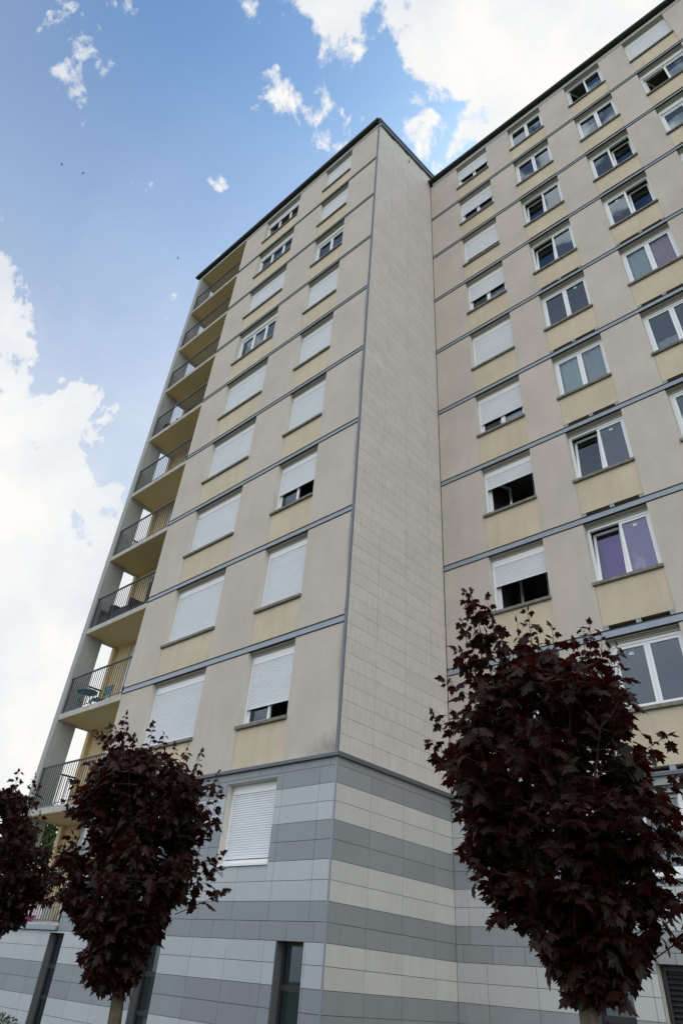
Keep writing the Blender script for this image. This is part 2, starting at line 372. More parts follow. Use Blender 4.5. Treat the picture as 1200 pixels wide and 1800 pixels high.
# ---- windows
def ring(q, x0, x1, z0, z1, w, y0, y1, name, M=None, wt=None):
    wt = wt or w
    q.box(x0, x0 + w, y0, y1, z0, z1, name, M); q.box(x1 - w, x1, y0, y1, z0, z1, name, M)
    q.box(x0 + w, x1 - w, y0, y1, z0, z0 + w, name, M); q.box(x0 + w, x1 - w, y0, y1, z1 - wt, z1, name, M)
def window(x0, x1, y0, zs, zt, panes=2, closed=0.0, box=True, tilt=(), opened=(), curtains={}, sill='c', sticker=None, lintel=True, rec=0.145, label=None):
    yf = y0 + rec
    zl = zt
    w = MB(); zb = zs + (0.07 if sill else 0.0)
    if lintel:
        zl = zt - 0.085
        w.box(x0 + 0.002, x1 - 0.002, y0 + 0.036, yf - 0.0505, zt - 0.014, zt - 0.002, 'lintel')
        w.box(x0 + 0.002, x1 - 0.002, yf - 0.05, yf + 0.10, zl + 0.045, zt - 0.0145, 'lintel'); w.box(x0 + 0.002, x1 - 0.002, yf - 0.02, yf + 0.10, zl, zl + 0.045, 'lintel')
    bh = 0.17 if box else 0.0
    fw = 0.055
    ztop = zl - bh
    if box:
        ring(w, x0 + 0.004, x1 - 0.004, zb, zl, fw, yf, yf + 0.03, 'pvc', wt=0.01)   # shutter guides
        fo = yf + 0.03
    else:
        fo = yf
    ring(w, x0 + 0.004, x1 - 0.004, zb, ztop - 0.001, fw, fo + 0.001, fo + 0.07, 'pvc')
    # room behind the window: side walls, floor, ceiling and back
    yr = y0 + 0.30
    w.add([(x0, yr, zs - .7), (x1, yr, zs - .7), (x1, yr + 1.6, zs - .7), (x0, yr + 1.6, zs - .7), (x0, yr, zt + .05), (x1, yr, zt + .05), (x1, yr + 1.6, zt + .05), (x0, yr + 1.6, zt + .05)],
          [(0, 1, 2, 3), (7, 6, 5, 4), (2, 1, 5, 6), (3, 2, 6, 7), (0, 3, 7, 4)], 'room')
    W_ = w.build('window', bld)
    if label: W_['label'] = label
    if box:
        b = MB(); b.box(x0 + 0.012, x1 - 0.012, yf - 0.006, yf + 0.16, ztop + 0.004, zl - 0.004, 'pvc'); b.build('shutter_box', W_)
    n = panes; iw0, iw1 = x0 + 0.004 + fw, x1 - 0.004 - fw; iz0, iz1 = zb + fw, ztop - fw
    step = (iw1 - iw0) / n
    for i in range(n):
        a, c = iw0 + i * step + 0.002, iw0 + (i + 1) * step - 0.002
        M = Matrix.Identity(4)
        if i in tilt:
            M = Matrix.Translation((0, fo + 0.05, iz0)) @ Matrix.Rotation(R(-6.5), 4, 'X') @ Matrix.Translation((0, -(fo + 0.05), -iz0))
        if i in opened:
            px = a if i == 0 else c
            M = Matrix.Translation((px, fo + 0.06, 0)) @ Matrix.Rotation(R(62 if i == 0 else -62), 4, 'Z') @ Matrix.Translation((-px, -(fo + 0.06), 0))
        s_ = MB(); ring(s_, a, c, iz0, iz1, 0.06, fo + 0.015, fo + 0.062, 'pvc', M)
        sh = s_.build('sash', W_)
        g = MB(); g.add([(a + .058, fo + .035, iz0 + .058), (c - .058, fo + .035, iz0 + .058), (c - .058, fo + .035, iz1 - .058), (a + .058, fo + .035, iz1 - .058)], [(0, 1, 2, 3)], 'glass', M)
        if sticker == i: 
            sx = (a + c) / 2; sz = iz1 - 0.17
            g.add([(sx - .045, fo + .034, sz - .02), (sx + .05, fo + .034, sz - .02), (sx + .045, fo + .034, sz + .02), (sx + .01, fo + .034, sz + .04), (sx - .04, fo + .034, sz + .03)], [(0, 1, 2, 3, 4)], 'sticker', M)
        g.build('pane', W_)
        if i in curtains:
            cm, zfrac = curtains[i][0], (curtains[i][1] if len(curtains[i]) > 1 else 1.0)
            t = MB(); N = 44; vs = []; fs = []
            zc0, zc1 = iz0, iz0 + (iz1 - iz0) * zfrac
            for j in range(N + 1):
                u = j / N; yy = fo + (0.30 if i in tilt else 0.11) + 0.008 * math.sin(u * 23 + i) + 0.004 * math.sin(u * 61 + 1)
                xx = a + (c - a) * u; vs += [(xx, yy, zc0), (xx, yy + 0.012 * math.sin(u * 9), zc1)]
            for j in range(N): fs.append((2 * j, 2 * j + 2, 2 * j + 3, 2 * j + 1))
            t.add(vs, fs, cm); t.build('curtain', W_)
    if box and closed > 0:
        t = MB(); zc1 = ztop; zc0 = zb + 0.012; zc = zc1 - (zc1 - zc0) * closed
        n_ = max(1, int(round((zc1 - zc) / 0.042))); h = (zc1 - zc) / n_
        for j in range(n_):
            za = zc + j * h
            pr = [(0, yf + .014), (0.08, yf + .004), (0.45, yf), (0.86, yf + .003), (0.90, yf + .014), (1.0, yf + .014)]
            vs = []
            for (u, y) in pr: vs += [(x0 + 0.045, y, za + u * h), (x1 - 0.045, y, za + u * h)]
            t.add(vs, [(2 * i, 2 * i + 1, 2 * i + 3, 2 * i + 2) for i in range(len(pr) - 1)], 'shutter')
        t.box(x0 + 0.045, x1 - 0.045, yf - 0.002, yf + 0.02, zc - 0.018, zc, 'pvc')
        t.build('shutter', W_)
    if sill == 'c':
        t = MB(); t.box(x0 - 0.035, x1 + 0.015, y0 - 0.052, yf - 0.001, zs, zs + 0.072, 'sill', front='sill')
        t.build('sill', W_, bevel=0.008)
    elif sill == 'w':
        t = MB(); t.box(x0 + 0.002, x1 + 0.01, y0 - 0.035, yf - 0.001, zs, zs + 0.045, 'pvc'); t.build('sill', W_, bevel=0.004)
    return W_
def win_at(y0, cols, ci, k, sills, **kw):
    a, b = cols[ci]; top = Z[k + 1] - 0.085 if k < 8 else Z[9] - 0.02
    return window(a, b, y0, Z[k] + sills[k], top, **kw)
LR = {0: dict(closed=.72, opened=(1,)), 1: dict(closed=1), 2: dict(closed=.54, opened=(1,)), 3: dict(closed=1), 4: dict(closed=1), 5: dict(closed=1), 6: dict(box=True, closed=0), 7: dict(closed=.72), 8: dict(closed=1)}
for k in range(9): win_at(0, CA, 1, k, SA, panes=2, **LR[k])
LL = {0: dict(closed=.93), 1: dict(closed=1), 2: dict(closed=1), 3: dict(closed=1), 4: dict(closed=1), 5: dict(closed=0), 6: dict(closed=1), 7: dict(closed=.08, curtains={0: ('c_white', .5), 1: ('c_white', .5), 2: ('c_white', .35)}), 8: dict(closed=.12)}
for k in range(9): win_at(0, CA, 0, k, SA, panes=3, **LL[k])
B1 = {0: dict(closed=1), 1: dict(closed=.42, opened=(0, 1)), 2: dict(label='wide open dark window with its shutter a third down', closed=.30, opened=(0, 1)), 3: dict(closed=.62, curtains={1: ('c_lace', .4)}), 4: dict(closed=1), 5: dict(closed=.50, curtains={1: ('c_lace', .4)}), 6: dict(closed=.69), 7: dict(closed=.46), 8: dict(closed=.42)}
for k in range(9): win_at(D, CB, 0, k, SB, panes=2, **B1[k])
B2 = {0: dict(sticker=0), 1: dict(label='tilted window with purple curtains in both panes', tilt=(0,), curtains={0: ('c_purple', .93), 1: ('c_purple', 1)}, sticker=1), 2: dict(tilt=(0,), sticker=1), 3: dict(curtains={0: ('c_pale',), 1: ('c_white',)}),
      4: dict(sticker=1), 5: dict(tilt=(0,), curtains={1: ('c_pink', .25)}), 6: dict(tilt=(0,)), 7: dict(), 8: dict()}
for k in range(9): win_at(D, CB, 1, k, SB, panes=2, box=False, **B2[k])
B3 = {0: dict(), 1: dict(), 2: dict(), 3: dict(curtains={0: ('c_white', .35)}), 4: dict(label='window with a pale curtain left and a mauve curtain right', curtains={0: ('c_pale',), 1: ('c_pink',)}), 5: dict(tilt=(1,), sticker=0), 6: dict(tilt=(1,)), 7: dict(curtains={0: ('c_white', .7), 1: ('c_lace', .5)}), 8: dict(opened=(0,), curtains={1: ('c_lace', .6)})}
for k in range(9): win_at(D, CB, 2, k, SB, panes=2, box=False, **B3[k])
B4 = {6: dict(curtains={0: ('c_white', .8), 1: ('c_white', .8)}), 7: dict(opened=(0,), curtains={1: ('c_white', .8)}), 8: dict(closed=1)}
for k in range(9): win_at(D, CB, 3, k, SB, panes=2, **B4.get(k, dict(closed=1)))
for k in range(9): win_at(D, CB, 4, k, SB, panes=2, **(dict(closed=1) if k % 3 else dict(box=False)))

# ---- tiled end wall and tiled base
TR = [-.18 - .287 * i for i in range(8)] + [-2.46, -2.72, -3.0, -3.28, -3.56, -3.84, -4.12, -4.40, -4.68, -4.80]
ROWC = ['g'] + ['l', 'l', 'g', 'g', 'l', 'l', 'g', 'g'] + ['l', 'l', 'g', 'g', 'l', 'l', 'g', 'g']
rows = [(0.0 - 0.02, -.18, 'g', 'odd')]
cs = ['g', 'l', 'l', 'g', 'g', 'l', 'l', 'g', 'half', 'l', 'l', 'g', 'g', 'l', 'l', 'g', 'g']
for i in range(len(TR) - 1): rows.append((TR[i], TR[i + 1], 'g' if cs[i] == 'half' else cs[i], 'half' if cs[i] == 'half' else ('low' if i > 8 else 'up')))
def tiles(q, u0, u1, zlo, zhi, joints, place, holes, name):
    g = 0.0035; js = [u0] + [j for j in joints if u0 + .03 < j < u1 - .03] + [u1]
    for a, b in zip(js[:-1], js[1:]):
        for (p, r_, s_, t_) in sub_rects((a, b, zlo, zhi), holes):
            p2, r2, s2, t2 = p + g, r_ - g, s_ + g, t_ - g
            if r2 - p2 < .02 or t2 - s2 < .02: continue
            place(q, p2, r2, s2, t2, name)
def jgrid(origin, step, lo, hi):
    n0 = math.floor((lo - origin) / step) ; out_ = []; x = origin + n0 * step
    while x < hi: out_.append(x); x += step
    return out_
def tile_wall(name, u0, u1, kind, y0, holes, org, light='tile_light'):
    q = MB()
    if kind == 'y':
        def pl(q, a, b, c, d, mname): q.box(a, b, y0, y0 + 0.016, c, d, mname)
    else:
        def pl(q, a, b, c, d, mname): q.box(-0.016, 0.0, a, b, c, d, mname)
    for (zt, zb, c, typ) in rows:
        step, o_ = (0.94, org[0]) if typ == 'up' else (0.62, org[1]) if typ == 'half' else (0.94, org[2]) if typ == 'low' else (0.62, org[1] + .1)
        js = jgrid(o_, step, u0, u1)
        if typ == 'low': js += [h[0] - .22 for h in holes] + [h[1] + .22 for h in holes if h[1] - h[0] < 1] if False else []
        tiles(q, u0, u1, zb, zt, js, pl, holes, ('tile_grey' if light == 'tile_light' else 'tile_grey_lit') if c == 'g' else light)
    # backing wall with the openings cut through it
    for (a, b, c, d) in sub_rects((u0, u1, -4.80, -0.02), holes):
        if kind == 'y': q.box(a, b, y0 + 0.0162, y0 + 0.32, c, d, 'reveal', front='joint')
    if kind == 'x': q.box(-0.32, -0.0162, 0.33, u1, -4.80, -0.02, 'joint'); q.box(-0.06, -0.0162, 0.0163, .33, -4.80, -0.02, 'joint')
    return q.build(name, bld)
HA = [(-2.93, -1.50, -1.66, -0.24), (-6.60, -4.44, -1.66, -0.24), (-1.07, -0.45, -4.60, -2.72), (-4.78, -4.14, -4.60, -2.72), (-8.15, -7.76, -4.60, -2.76)]
tile_wall('tile_cladding', XI + 0.0, -0.018, 'y', 0.0, HA, (-.385, -.25, -.40))
HAL = [(-8.38, -8.05, -4.60, -2.76)]
# base below the loggias reaches only up to their lowest floor
q = MB()
for (zt, zb, c, typ) in rows:
    if zt > -2.70: continue
    tiles(q, XO, XI, zb, zt, jgrid(-.40, .94, XO, XI), lambda q, a, b, c_, d, mn: q.box(a, b, 0, .016, c_, d, mn), HAL, 'tile_grey' if c == 'g' else 'tile_light')
for (a, b, c, d) in sub_rects((XO, XI, -4.8, -2.73), HAL): q.box(a, b, .0162, .32, c, d, 'reveal', front='joint')
q.build('tile_cladding', bld)
tile_wall('tile_cladding', 0.0, D, 'x', 0.0, [], (.94, .32, .94), 'tile_light_end')
HB = [(3.62, 5.10, -1.52, -0.20), (8.40, 9.80, -1.52, -0.20), (10.75, 12.15, -1.52, -0.20), (6.15, 7.50, -1.52, -.20), (2.50, 3.12, -4.6, -2.72), (3.55, 5.35, -4.72, -2.60), (6.4, 7.0, -4.6, -2.72)]
tile_wall('tile_cladding', 0.002, BX1, 'y', D, HB, (.30, .14, .62), 'tile_light_right')
# upper end wall: one colour, rows of 0.3075, stands between the corner strip and the right wing, up to the sloping roof edge
q = MB()
zr = 0.05; js = [0.0, .95, 1.91, 2.86, D]
while zr < 25.2:
    for a, b in zip(js[:-1], js[1:]):
        top = min(zr + 0.3075, 24.36 + 0.22 * a)
        if top - zr > .04: q.box(-0.016, 0.0, a + .0035, b - .0035, zr + .003, top - .003, 'tile_cream')
    zr += 0.3075
q.box(-0.30, -0.0162, 0.30, D + .3, 0.03, 24.30, 'joint'); q.box(-0.054, -0.0162, 0.0, 0.30, 0.03, 24.30, 'joint')
q.build('end_wall_cladding', bld)

# lower windows
window(-2.93, -1.50, 0, -1.66, -0.24, panes=2, closed=.93, sill='w', lintel=False, rec=0.16)
window(-6.60, -4.44, 0, -1.66, -0.24, panes=3, closed=.6, sill='w', lintel=False, rec=0.16)
window(3.62, 5.10, D, -1.52, -0.20, panes=2, box=False, sill='w', lintel=False, rec=0.14, tilt=(0,), curtains={1: ('c_white', .9)})
for a, b in ((6.15, 7.50), (8.40, 9.80), (10.75, 12.15)): window(a, b, D, -1.52, -0.20, panes=2, box=False, sill='w', lintel=False, rec=0.14)
def slit(x0, x1, y0, z0, z1, rec=0.15):
    w = MB(); yf = y0 + rec
    for sgn in (0,): 
        w.box(x0 + .002, x0 + .012, y0 + .004, yf, z0, z1, 'reveal_grey'); w.box(x1 - .0015, x1 - .0005, y0 + .004, yf, z0, z1, 'reveal_grey'); 
    ring(w, x0 + .013, x1 - .002, z0, z1 - .002, .05, yf, yf + .07, 'dark_frame')
    w.box(x0 + .063, x1 - .052, yf, yf + .07, z1 - .62, z1 - .54, 'dark_frame')
    w.box(x0 + .063, x1 - .052, yf + .005, yf + .066, z0 + .70, z0 + .77, 'dark_frame')
    yr = y0 + .30
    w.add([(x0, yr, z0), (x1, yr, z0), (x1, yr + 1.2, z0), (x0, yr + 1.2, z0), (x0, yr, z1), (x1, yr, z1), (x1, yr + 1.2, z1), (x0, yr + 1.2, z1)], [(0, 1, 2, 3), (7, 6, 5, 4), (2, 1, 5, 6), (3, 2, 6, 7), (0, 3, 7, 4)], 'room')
    W_ = w.build('window', bld)
    for (a, b) in ((z0 + .77, z1 - .62), (z1 - .54, z1 - .052), (z0 + .05, z0 + .70)):
        g = MB(); g.add([(x0 + .063, yf + .03, a), (x1 - .052, yf + .03, a), (x1 - .052, yf + .03, b), (x0 + .063, yf + .03, b)], [(0, 1, 2, 3)], 'glass_dark'); g.build('pane', W_)
    g = MB(); g.box(x0 + .063, x1 - .052, yf + .045, yf + .05, z0 + .05, z1 - .052, 'reflection_tone'); g.build('reflection_backing', W_)  # blue-grey sheet added behind the panes in place of sky reflection
slit(-1.07, -.45, 0, -4.6, -2.72); slit(-4.78, -4.14, 0, -4.6, -2.72); slit(-8.38, -7.76, 0, -4.6, -2.76)
slit(2.50, 3.12, D, -4.6, -2.72); slit(6.4, 7.0, D, -4.6, -2.72)
# louvred service door at the foot of the right wing
q = MB(); ring(q, 3.552, 5.348, -4.72, -2.602, .07, D + .14, D + .22, 'dark_frame')
q.box(3.57, 5.33, D + .20, D + .26, -4.70, -2.62, 'louvre'); dd = q.build('service_door', bld)
q = MB(); z_ = -2.70
while z_ > -3.35:
    q.add([(3.62, D + .15, z_ - .045), (5.28, D + .15, z_ - .045), (5.28, D + .20, z_), (3.62, D + .20, z_)], [(0, 1, 2, 3)], 'louvre'); q.add([(3.62, D + .15, z_ - .051), (5.28, D + .15, z_ - .051), (5.28, D + .15, z_ - .045), (3.62, D + .15, z_ - .045)], [(0, 1, 2, 3)], 'louvre'); z_ -= .065
q.build('louvre', dd)

# ---- ledge between base and upper floors, corner strip
q = MB()
q.box(XI + .002, 0.055, -0.055, 0.0, -0.03, 0.02, 'metal'); q.box(XI + .002, 0.055, -0.060, -0.055, -0.045, 0.012, 'metal_dark')
q.box(0.0, 0.055, 0.0, D - .056, -0.03, 0.02, 'metal'); q.box(0.055, 0.060, -0.060, D - .061, -0.045, 0.012, 'metal_dark')
q.box(0.0, BX1, D - 0.055, D - .001, -0.03, 0.02, 'metal'); q.box(0.0, BX1, D - 0.060, D - 0.055, -0.045, 0.012, 'metal_dark')
q.build('ledge_flashing', bld)
q = MB(); zz_ = 0.03
for i, seg in enumerate((2.75, 2.3, 3.4, 2.6, 2.9, 2.7, 3.0, 2.6, 2.2)):
    q.box(-0.056, 0.006, -0.012, 0.0, zz_, min(zz_ + seg - .004, 24.2), 'strip'); q.box(0.0005, 0.006, 0.0, 0.022, zz_, min(zz_ + seg - .004, 24.2), 'strip')
    q.box(-0.060, 0.009, -0.015, -.012, zz_ + seg - .03, min(zz_ + seg + .03, 24.2), 'metal_dark'); zz_ += seg
q.build('corner_strip', bld)
q = MB(); q.box(-0.018, 0.006, -0.008, 0.018, -4.8, -0.05, 'metal'); q.build('corner_strip', bld)

# ---- loggias
def slab(k, z):
    s_ = MB()
    s_.box(XL + .002, XI - .002, -0.004, YB - .002, z - .235, z - .225, 'loggia')
    s_.box(XL + .002, XI - .002, -0.012, YB - .002, z - .2245, z - .07, 'slab')
    s_.box(XO + .02, XL + .0015, .62, YB - .002, z - .235, z - .07, 'slab')
    return s_
def railing(parent, z, x0, x1, y):
    r_ = MB(); lo, hi = z + .0, z + 1.03
    r_.box(x0, x1, y - .022, y + .022, hi - .012, hi + .028, 'rail'); r_.box(x0, x1, y - .008, y + .008, lo + .03, lo + .048, 'rail')
    n = int((x1 - x0) / .122)
    for i in range(1, n):
        xx = x0 + (x1 - x0) * i / n; r_.box(xx - .0075, xx + .0075, y - .0075, y + .0075, lo + .048, hi - .012, 'rail')
    for xx in (x0 + .02, x1 - .02): r_.box(xx - .012, xx + .012, y - .012, y + .012, z - .08, hi - .013, 'rail')
    r_.build('railing', parent)
    r_ = MB(); y0, y1 = .62, YB - .03; xx = XL - .14
    r_.box(xx - .022, xx + .022, y0, y1, hi - .012, hi + .028, 'rail'); r_.box(xx - .008, xx + .008, y0, y1, lo + .03, lo + .048, 'rail')
    for i in range(1, 6):
        yy = y0 + (y1 - y0) * i / 6; r_.box(xx - .0075, xx + .0075, yy - .0075, yy + .0075, lo + .048, hi - .012, 'rail')
    r_.build('side_railing', parent)
ZL = [-2.52] + Z[:9]
for i, z in enumerate(ZL):
    zt = (ZL + [Z[9] + .10])[i + 1] - .236
    if i == 0:
        s_ = MB(); s_.box(XO - .05, XI - .001, -0.02, YB - .002, z - .13, z - .055, 'slab'); s_.box(XO - .06, XI - .0005, -0.07, -0.0205, z - .19, z - .10, 'metal'); s_.box(XO, XI - .001, 0.0, YB, z - .2, z - .131, 'joint')
        q = s_.build('balcony', bld)
    else:
        q = slab(i, z).build('balcony', bld)
    railing(q, z - (.02 if i else .05), XL + .01, XI - .01, .035)
    b = MB()   # painted back wall with its door opening, side return and end post
    zb = z - .069 if i else z - .054
    b.box(XO + .02, -10.72, YB, YB + .25, zb, zt, 'loggia'); b.box(-8.60, XI + .3, YB, YB + .25, zb, zt, 'loggia')
    b.box(-10.72, -8.60, YB + .001, YB + .249, zt - .10, zt, 'loggia')
    b.box(XO + .02, XO + .20, YB - .12, YB - .0005, zb, zt, 'loggia')
    b.box(XI, XI + .02, .30, YB, zb, zt + .3, 'loggia')
    b.build('loggia_wall', bld)
    d = MB(); ring(d, -10.718, -8.602, zb + .01, zt - .101, .07, YB + .05, YB + .12, 'pvc'); d.box(-10.648, -8.672, YB + .04, YB + .13, zt - .27, zt - .171, 'pvc')
    d.box(-9.70, -9.62, YB + .055, YB + .115, zb + .08, zt - .27, 'pvc')
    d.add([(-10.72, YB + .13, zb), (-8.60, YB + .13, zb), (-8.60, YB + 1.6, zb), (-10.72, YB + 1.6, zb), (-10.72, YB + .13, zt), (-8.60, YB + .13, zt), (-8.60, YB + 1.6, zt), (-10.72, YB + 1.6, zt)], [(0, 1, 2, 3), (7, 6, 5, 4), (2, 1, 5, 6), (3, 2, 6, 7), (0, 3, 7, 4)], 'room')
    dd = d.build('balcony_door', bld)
    for (a, c) in ((-10.648, -9.70), (-9.62, -8.672)):
        g = MB(); g.add([(a, YB + .08, zb + .08), (c, YB + .08, zb + .08), (c, YB + .08, zt - .27), (a, YB + .08, zt - .27)], [(0, 1, 2, 3)], 'glass'); g.build('pane', dd)
    if i in (0, 1, 2, 4, 7):
        t = MB(); n_ = 24 if i < 3 else 12; z1_ = zt - .27
        for j in range(n_): t.box(-10.64, -8.68, YB + .03, YB + .04, z1_ - (j + 1) * .05 + .006, z1_ - j * .05, 'shutter')
        t.build('shutter', dd)
# concrete fin at the outer corner of the loggias
q = MB(); q.box(XO, XL, -0.03, .60, -2.63, Z[9] - .01, 'concrete')
for z in ZL[1:]: q.box(XO - .012, XO - .0005, -.035, .60, z - .20, z - .15, 'concrete')
q.build('concrete_fin', bld)
q = MB(); q.box(XO - .02, XI + .02, 0.04, YB + .25, Z[9] + .0, Z[9] + .05, 'loggia'); q.build('loggia_ceiling', bld)

# ---- body of the building behind the facades, roof, gutters
q = MB()
q.box(XO + .02, XI + .3, YB + 1.65, 12, -4.8, 24.2, 'render'); q.box(XI + .31, -0.31, 2.0, 12, -4.8, 24.2, 'render')
q.box(XO + .021, -10.73, YB + .251, YB + 1.649, -2.5, 24.2, 'render')
q.box(XO, XO + .3, YB + .3, 3.0, -4.8, -2.6, 'render')
q.box(XO + .021, XI, .33, YB + 1.64, -4.8, -2.74, 'room')
q.box(-0.30, BX1 - .3, D + 2.0, 14, -4.8, 24.2, 'render'); q.box(BX1 - .3, BX1, D + .31, 14, -4.8, 24.2, 'render')
q.build('rear_walls', bld)
def roofmesh(x0, x1, ye, yr, yb, ze, slope, name):
    zr_ = ze + slope * (yr - ye); zb_ = ze + slope * (2 * yr - yb - ye) if False else ze
    q = MB(); t = .12
    vs = [(x0, ye, ze), (x0, yr, zr_), (x0, yb, ze), (x1, ye, ze), (x1, yr, zr_), (x1, yb, ze), (x0, ye, ze - t), (x0, yr, zr_ - t), (x0, yb, ze - t), (x1, ye, ze - t), (x1, yr, zr_ - t), (x1, yb, ze - t)]
    q.add(vs, [(0, 3, 4, 1), (1, 4, 5, 2), (6, 7, 10, 9), (7, 8, 11, 10), (0, 1, 7, 6), (1, 2, 8, 7), (3, 9, 10, 4), (4, 10, 11, 5), (0, 6, 9, 3), (2, 5, 11, 8)], 'roof')
    q.add([(x0 + .1, ye + .2, ze - .2), (x0 + .1, yr, zr_ - .1), (x0 + .1, yb - .2, ze - .2), (x1 - .07, ye + .2, ze - .2), (x1 - .07, yr, zr_ - .1), (x1 - .07, yb - .2, ze - .2)], [(0, 1, 2), (3, 5, 4)], 'render')
    q.build(name, bld)
roofmesh(XO - .1, 0.05, -.06, 6.0, 12.1, 24.46, .22, 'roof'); roofmesh(-0.05, BX1 + .1, D - .06, 9.0, 14.1, 24.46, .22, 'roof')
def gutter(x0, x1, y0):
    q = MB()
    q.box(x0 + .12, x1 - .02, y0 - .022, y0 + .034, Z[9], Z[9] + .17, 'fascia')
    q.box(x0 + .10, x1 - .01, y0 - .03, y0 + .034, Z[9] + .171, Z[9] + .30, 'black')
    q.build('fascia_board', bld)
    q = MB(); n = 9; yc, zc, r_ = y0 - .125, 24.42, .085; vs = []
    for i in range(n + 1):
        t = math.pi * (i / n); y_, z_ = yc - math.cos(t) * r_, zc - math.sin(t) * r_; vs += [(x0, y_, z_), (x1, y_, z_)]
    fs = [(2 * i, 2 * i + 1, 2 * i + 3, 2 * i + 2) for i in range(n)]
    q.add(vs, fs, 'black'); q.add([vs[2 * i] for i in range(n + 1)], [tuple(range(n + 1))], 'black'); q.add([vs[2 * i + 1] for i in range(n + 1)], [tuple(range(n + 1))], 'black')
    q.tube((x0, yc - r_, zc + .005), (x1, yc - r_, zc + .005), .012, .012, 'black')
    xx = x0 + .6
    while xx < x1 - .2:
        for i in range(n):
            t0, t1 = math.pi * i / n, math.pi * (i + 1) / n
            q.tube((xx, yc - math.cos(t0) * (r_ + .006), zc - math.sin(t0) * (r_ + .006)), (xx, yc - math.cos(t1) * (r_ + .006), zc - math.sin(t1) * (r_ + .006)), .008, .008, 'metal_dark', n=4)
        xx += 2.9
    q.build('gutter', bld)
gutter(XO - .14, 0.085, 0.0); gutter(0.02, BX1 + .1, D)
q = MB(); y0, y1 = -.10, D + .25
q.add([(-.02, y0, 24.26), (.075, y0, 24.26), (.075, y0, 24.52), (-.02, y0, 24.52), (-.02, y1, 24.26 + .22 * (y1 - y0)), (.075, y1, 24.26 + .22 * (y1 - y0)), (.075, y1, 24.52 + .22 * (y1 - y0)), (-.02, y1, 24.52 + .22 * (y1 - y0))],
      [(0, 1, 2, 3), (4, 7, 6, 5), (0, 4, 5, 1), (1, 5, 6, 2), (2, 6, 7, 3), (3, 7, 4, 0)], 'metal_dark')
q.add([(.0, y0, 24.52), (.10, y0, 24.52), (.10, y0, 24.58), (.0, y0, 24.58), (.0, y1, 24.52 + .22 * (y1 - y0)), (.10, y1, 24.52 + .22 * (y1 - y0)), (.10, y1, 24.58 + .22 * (y1 - y0)), (.0, y1, 24.58 + .22 * (y1 - y0))],
      [(0, 1, 2, 3), (4, 7, 6, 5), (0, 4, 5, 1), (1, 5, 6, 2), (2, 6, 7, 3), (3, 7, 4, 0)], 'black')
q.build('roof_edge_flashing', bld)
q = MB(); q.box(0.001, .03, 1.93, 1.97, 24.10, 24.26, 'metal_dark'); q.build('overflow_spout', bld)

# ------------------------------------------------------------------ furniture on the balconies
# turquoise folding chair and round table, first balcony above the ledge
fz = Z[1] + GZ - .07
t = thing('bistro_table', 'turquoise round slatted bistro table beside a turquoise chair on a balcony', 'table', (-11.0, .40, fz))
q = MB(0); n = 20; cxx, cyy = -11.0, .40; vs = []
for zz_ in (.70, .73):
    for i in range(n): a = 2 * math.pi * i / n; vs.append((cxx + .33 * math.cos(a), cyy + .30 * math.sin(a), fz + zz_))
q.add(vs, [tuple(reversed(range(n))), tuple(range(n, 2 * n))] + [(i, (i + 1) % n, n + (i + 1) % n, n + i) for i in range(n)], 'blue'); q.build('table_top', t)
for sx in (-1, 1):
    for sy in (-1, 1):
        q = MB(0); q.tube((cxx + sx * .25, cyy + sy * .2, fz), (cxx - sx * .2, cyy + sy * .2, fz + .70), .012, .012, 'blue'); q.build('leg', t)
t = thing('folding_chair', 'turquoise folding chair with slatted back behind a turquoise table on a balcony', 'chair', (-10.55, .62, fz))
cxx, cyy = -10.55, .62
q = MB(0)
for i in range(5): q.box(cxx - .2, cxx + .2, cyy - .18 + i * .075, cyy - .12 + i * .075, fz + .44, fz + .46, 'blue')
q.build('seat', t)
q = MB(0)
for zz_ in (.68, .78, .88): q.box(cxx - .2, cxx + .2, cyy + .20, cyy + .215, fz + zz_, fz + zz_ + .07, 'blue')
for sx in (-.21, .21): q.tube((cxx + sx, cyy + .2, fz + .40), (cxx + sx, cyy + .22, fz + .97), .012, .012, 'blue')
q.build('backrest', t)
for sx in (-.21, .21):
    for (a, b) in (((-.2), .2), (.2, -.18)):
        q = MB(0); q.tube((cxx + sx, cyy + a, fz), (cxx + sx, cyy + b, fz + .44), .012, .012, 'blue'); q.build('leg', t)
# black wicker seats
def wicker(x, y, z, w, label, back=.80, arm=.58, name='wicker_chair', cat='chair', side=-1):
    t = thing(name, label, cat, (x, y, z))
    q = MB(0); q.box(x - w / 2, x + w / 2, y - .28, y + .22, z + .10, z + .40, 'wicker'); q.build('seat', t)
    q = MB(0); q.box(x - w / 2, x + w / 2, y + .222, y + .32, z + .10, z + back, 'wicker'); q.build('backrest', t)
    for sx in (-1, 1):
        q = MB(0); q.box(x + sx * (w / 2 + .045) - .045, x + sx * (w / 2 + .045) + .045, y - .28, y + .32, z, z + arm, 'wicker'); q.build('armrest', t)
fz = Z[2] + GZ - .07
wicker(-10.98, .42, fz, .50, 'black wicker armchair at the left end of its balcony', back=.92, arm=.70)
wicker(-10.0, .42, fz, .85, 'wide black wicker seat right of the wicker armchair on a balcony', arm=.66, back=.74, name='wicker_sofa', cat='sofa')
t = thing('folded_parasol_stand', 'tall black folded screen leaning by the wall at the right end of a balcony', 'screen', (-8.6, .40, fz))
for i in range(3):
    q = MB(0); xx = -8.85 + i * .16; q.box(xx, xx + .13, .30 + .06 * i, .34 + .06 * i, fz + .02, fz + 1.05 + .12 * i, 'wicker'); q.build('screen_panel', t)
t['label'] = 'tall black folding screen standing at the right end of a balcony'; t.name = 'folding_screen'
ROOTLOC['folding_screen'] = (-8.6, .40, fz)
fz = Z[5] + GZ - .07
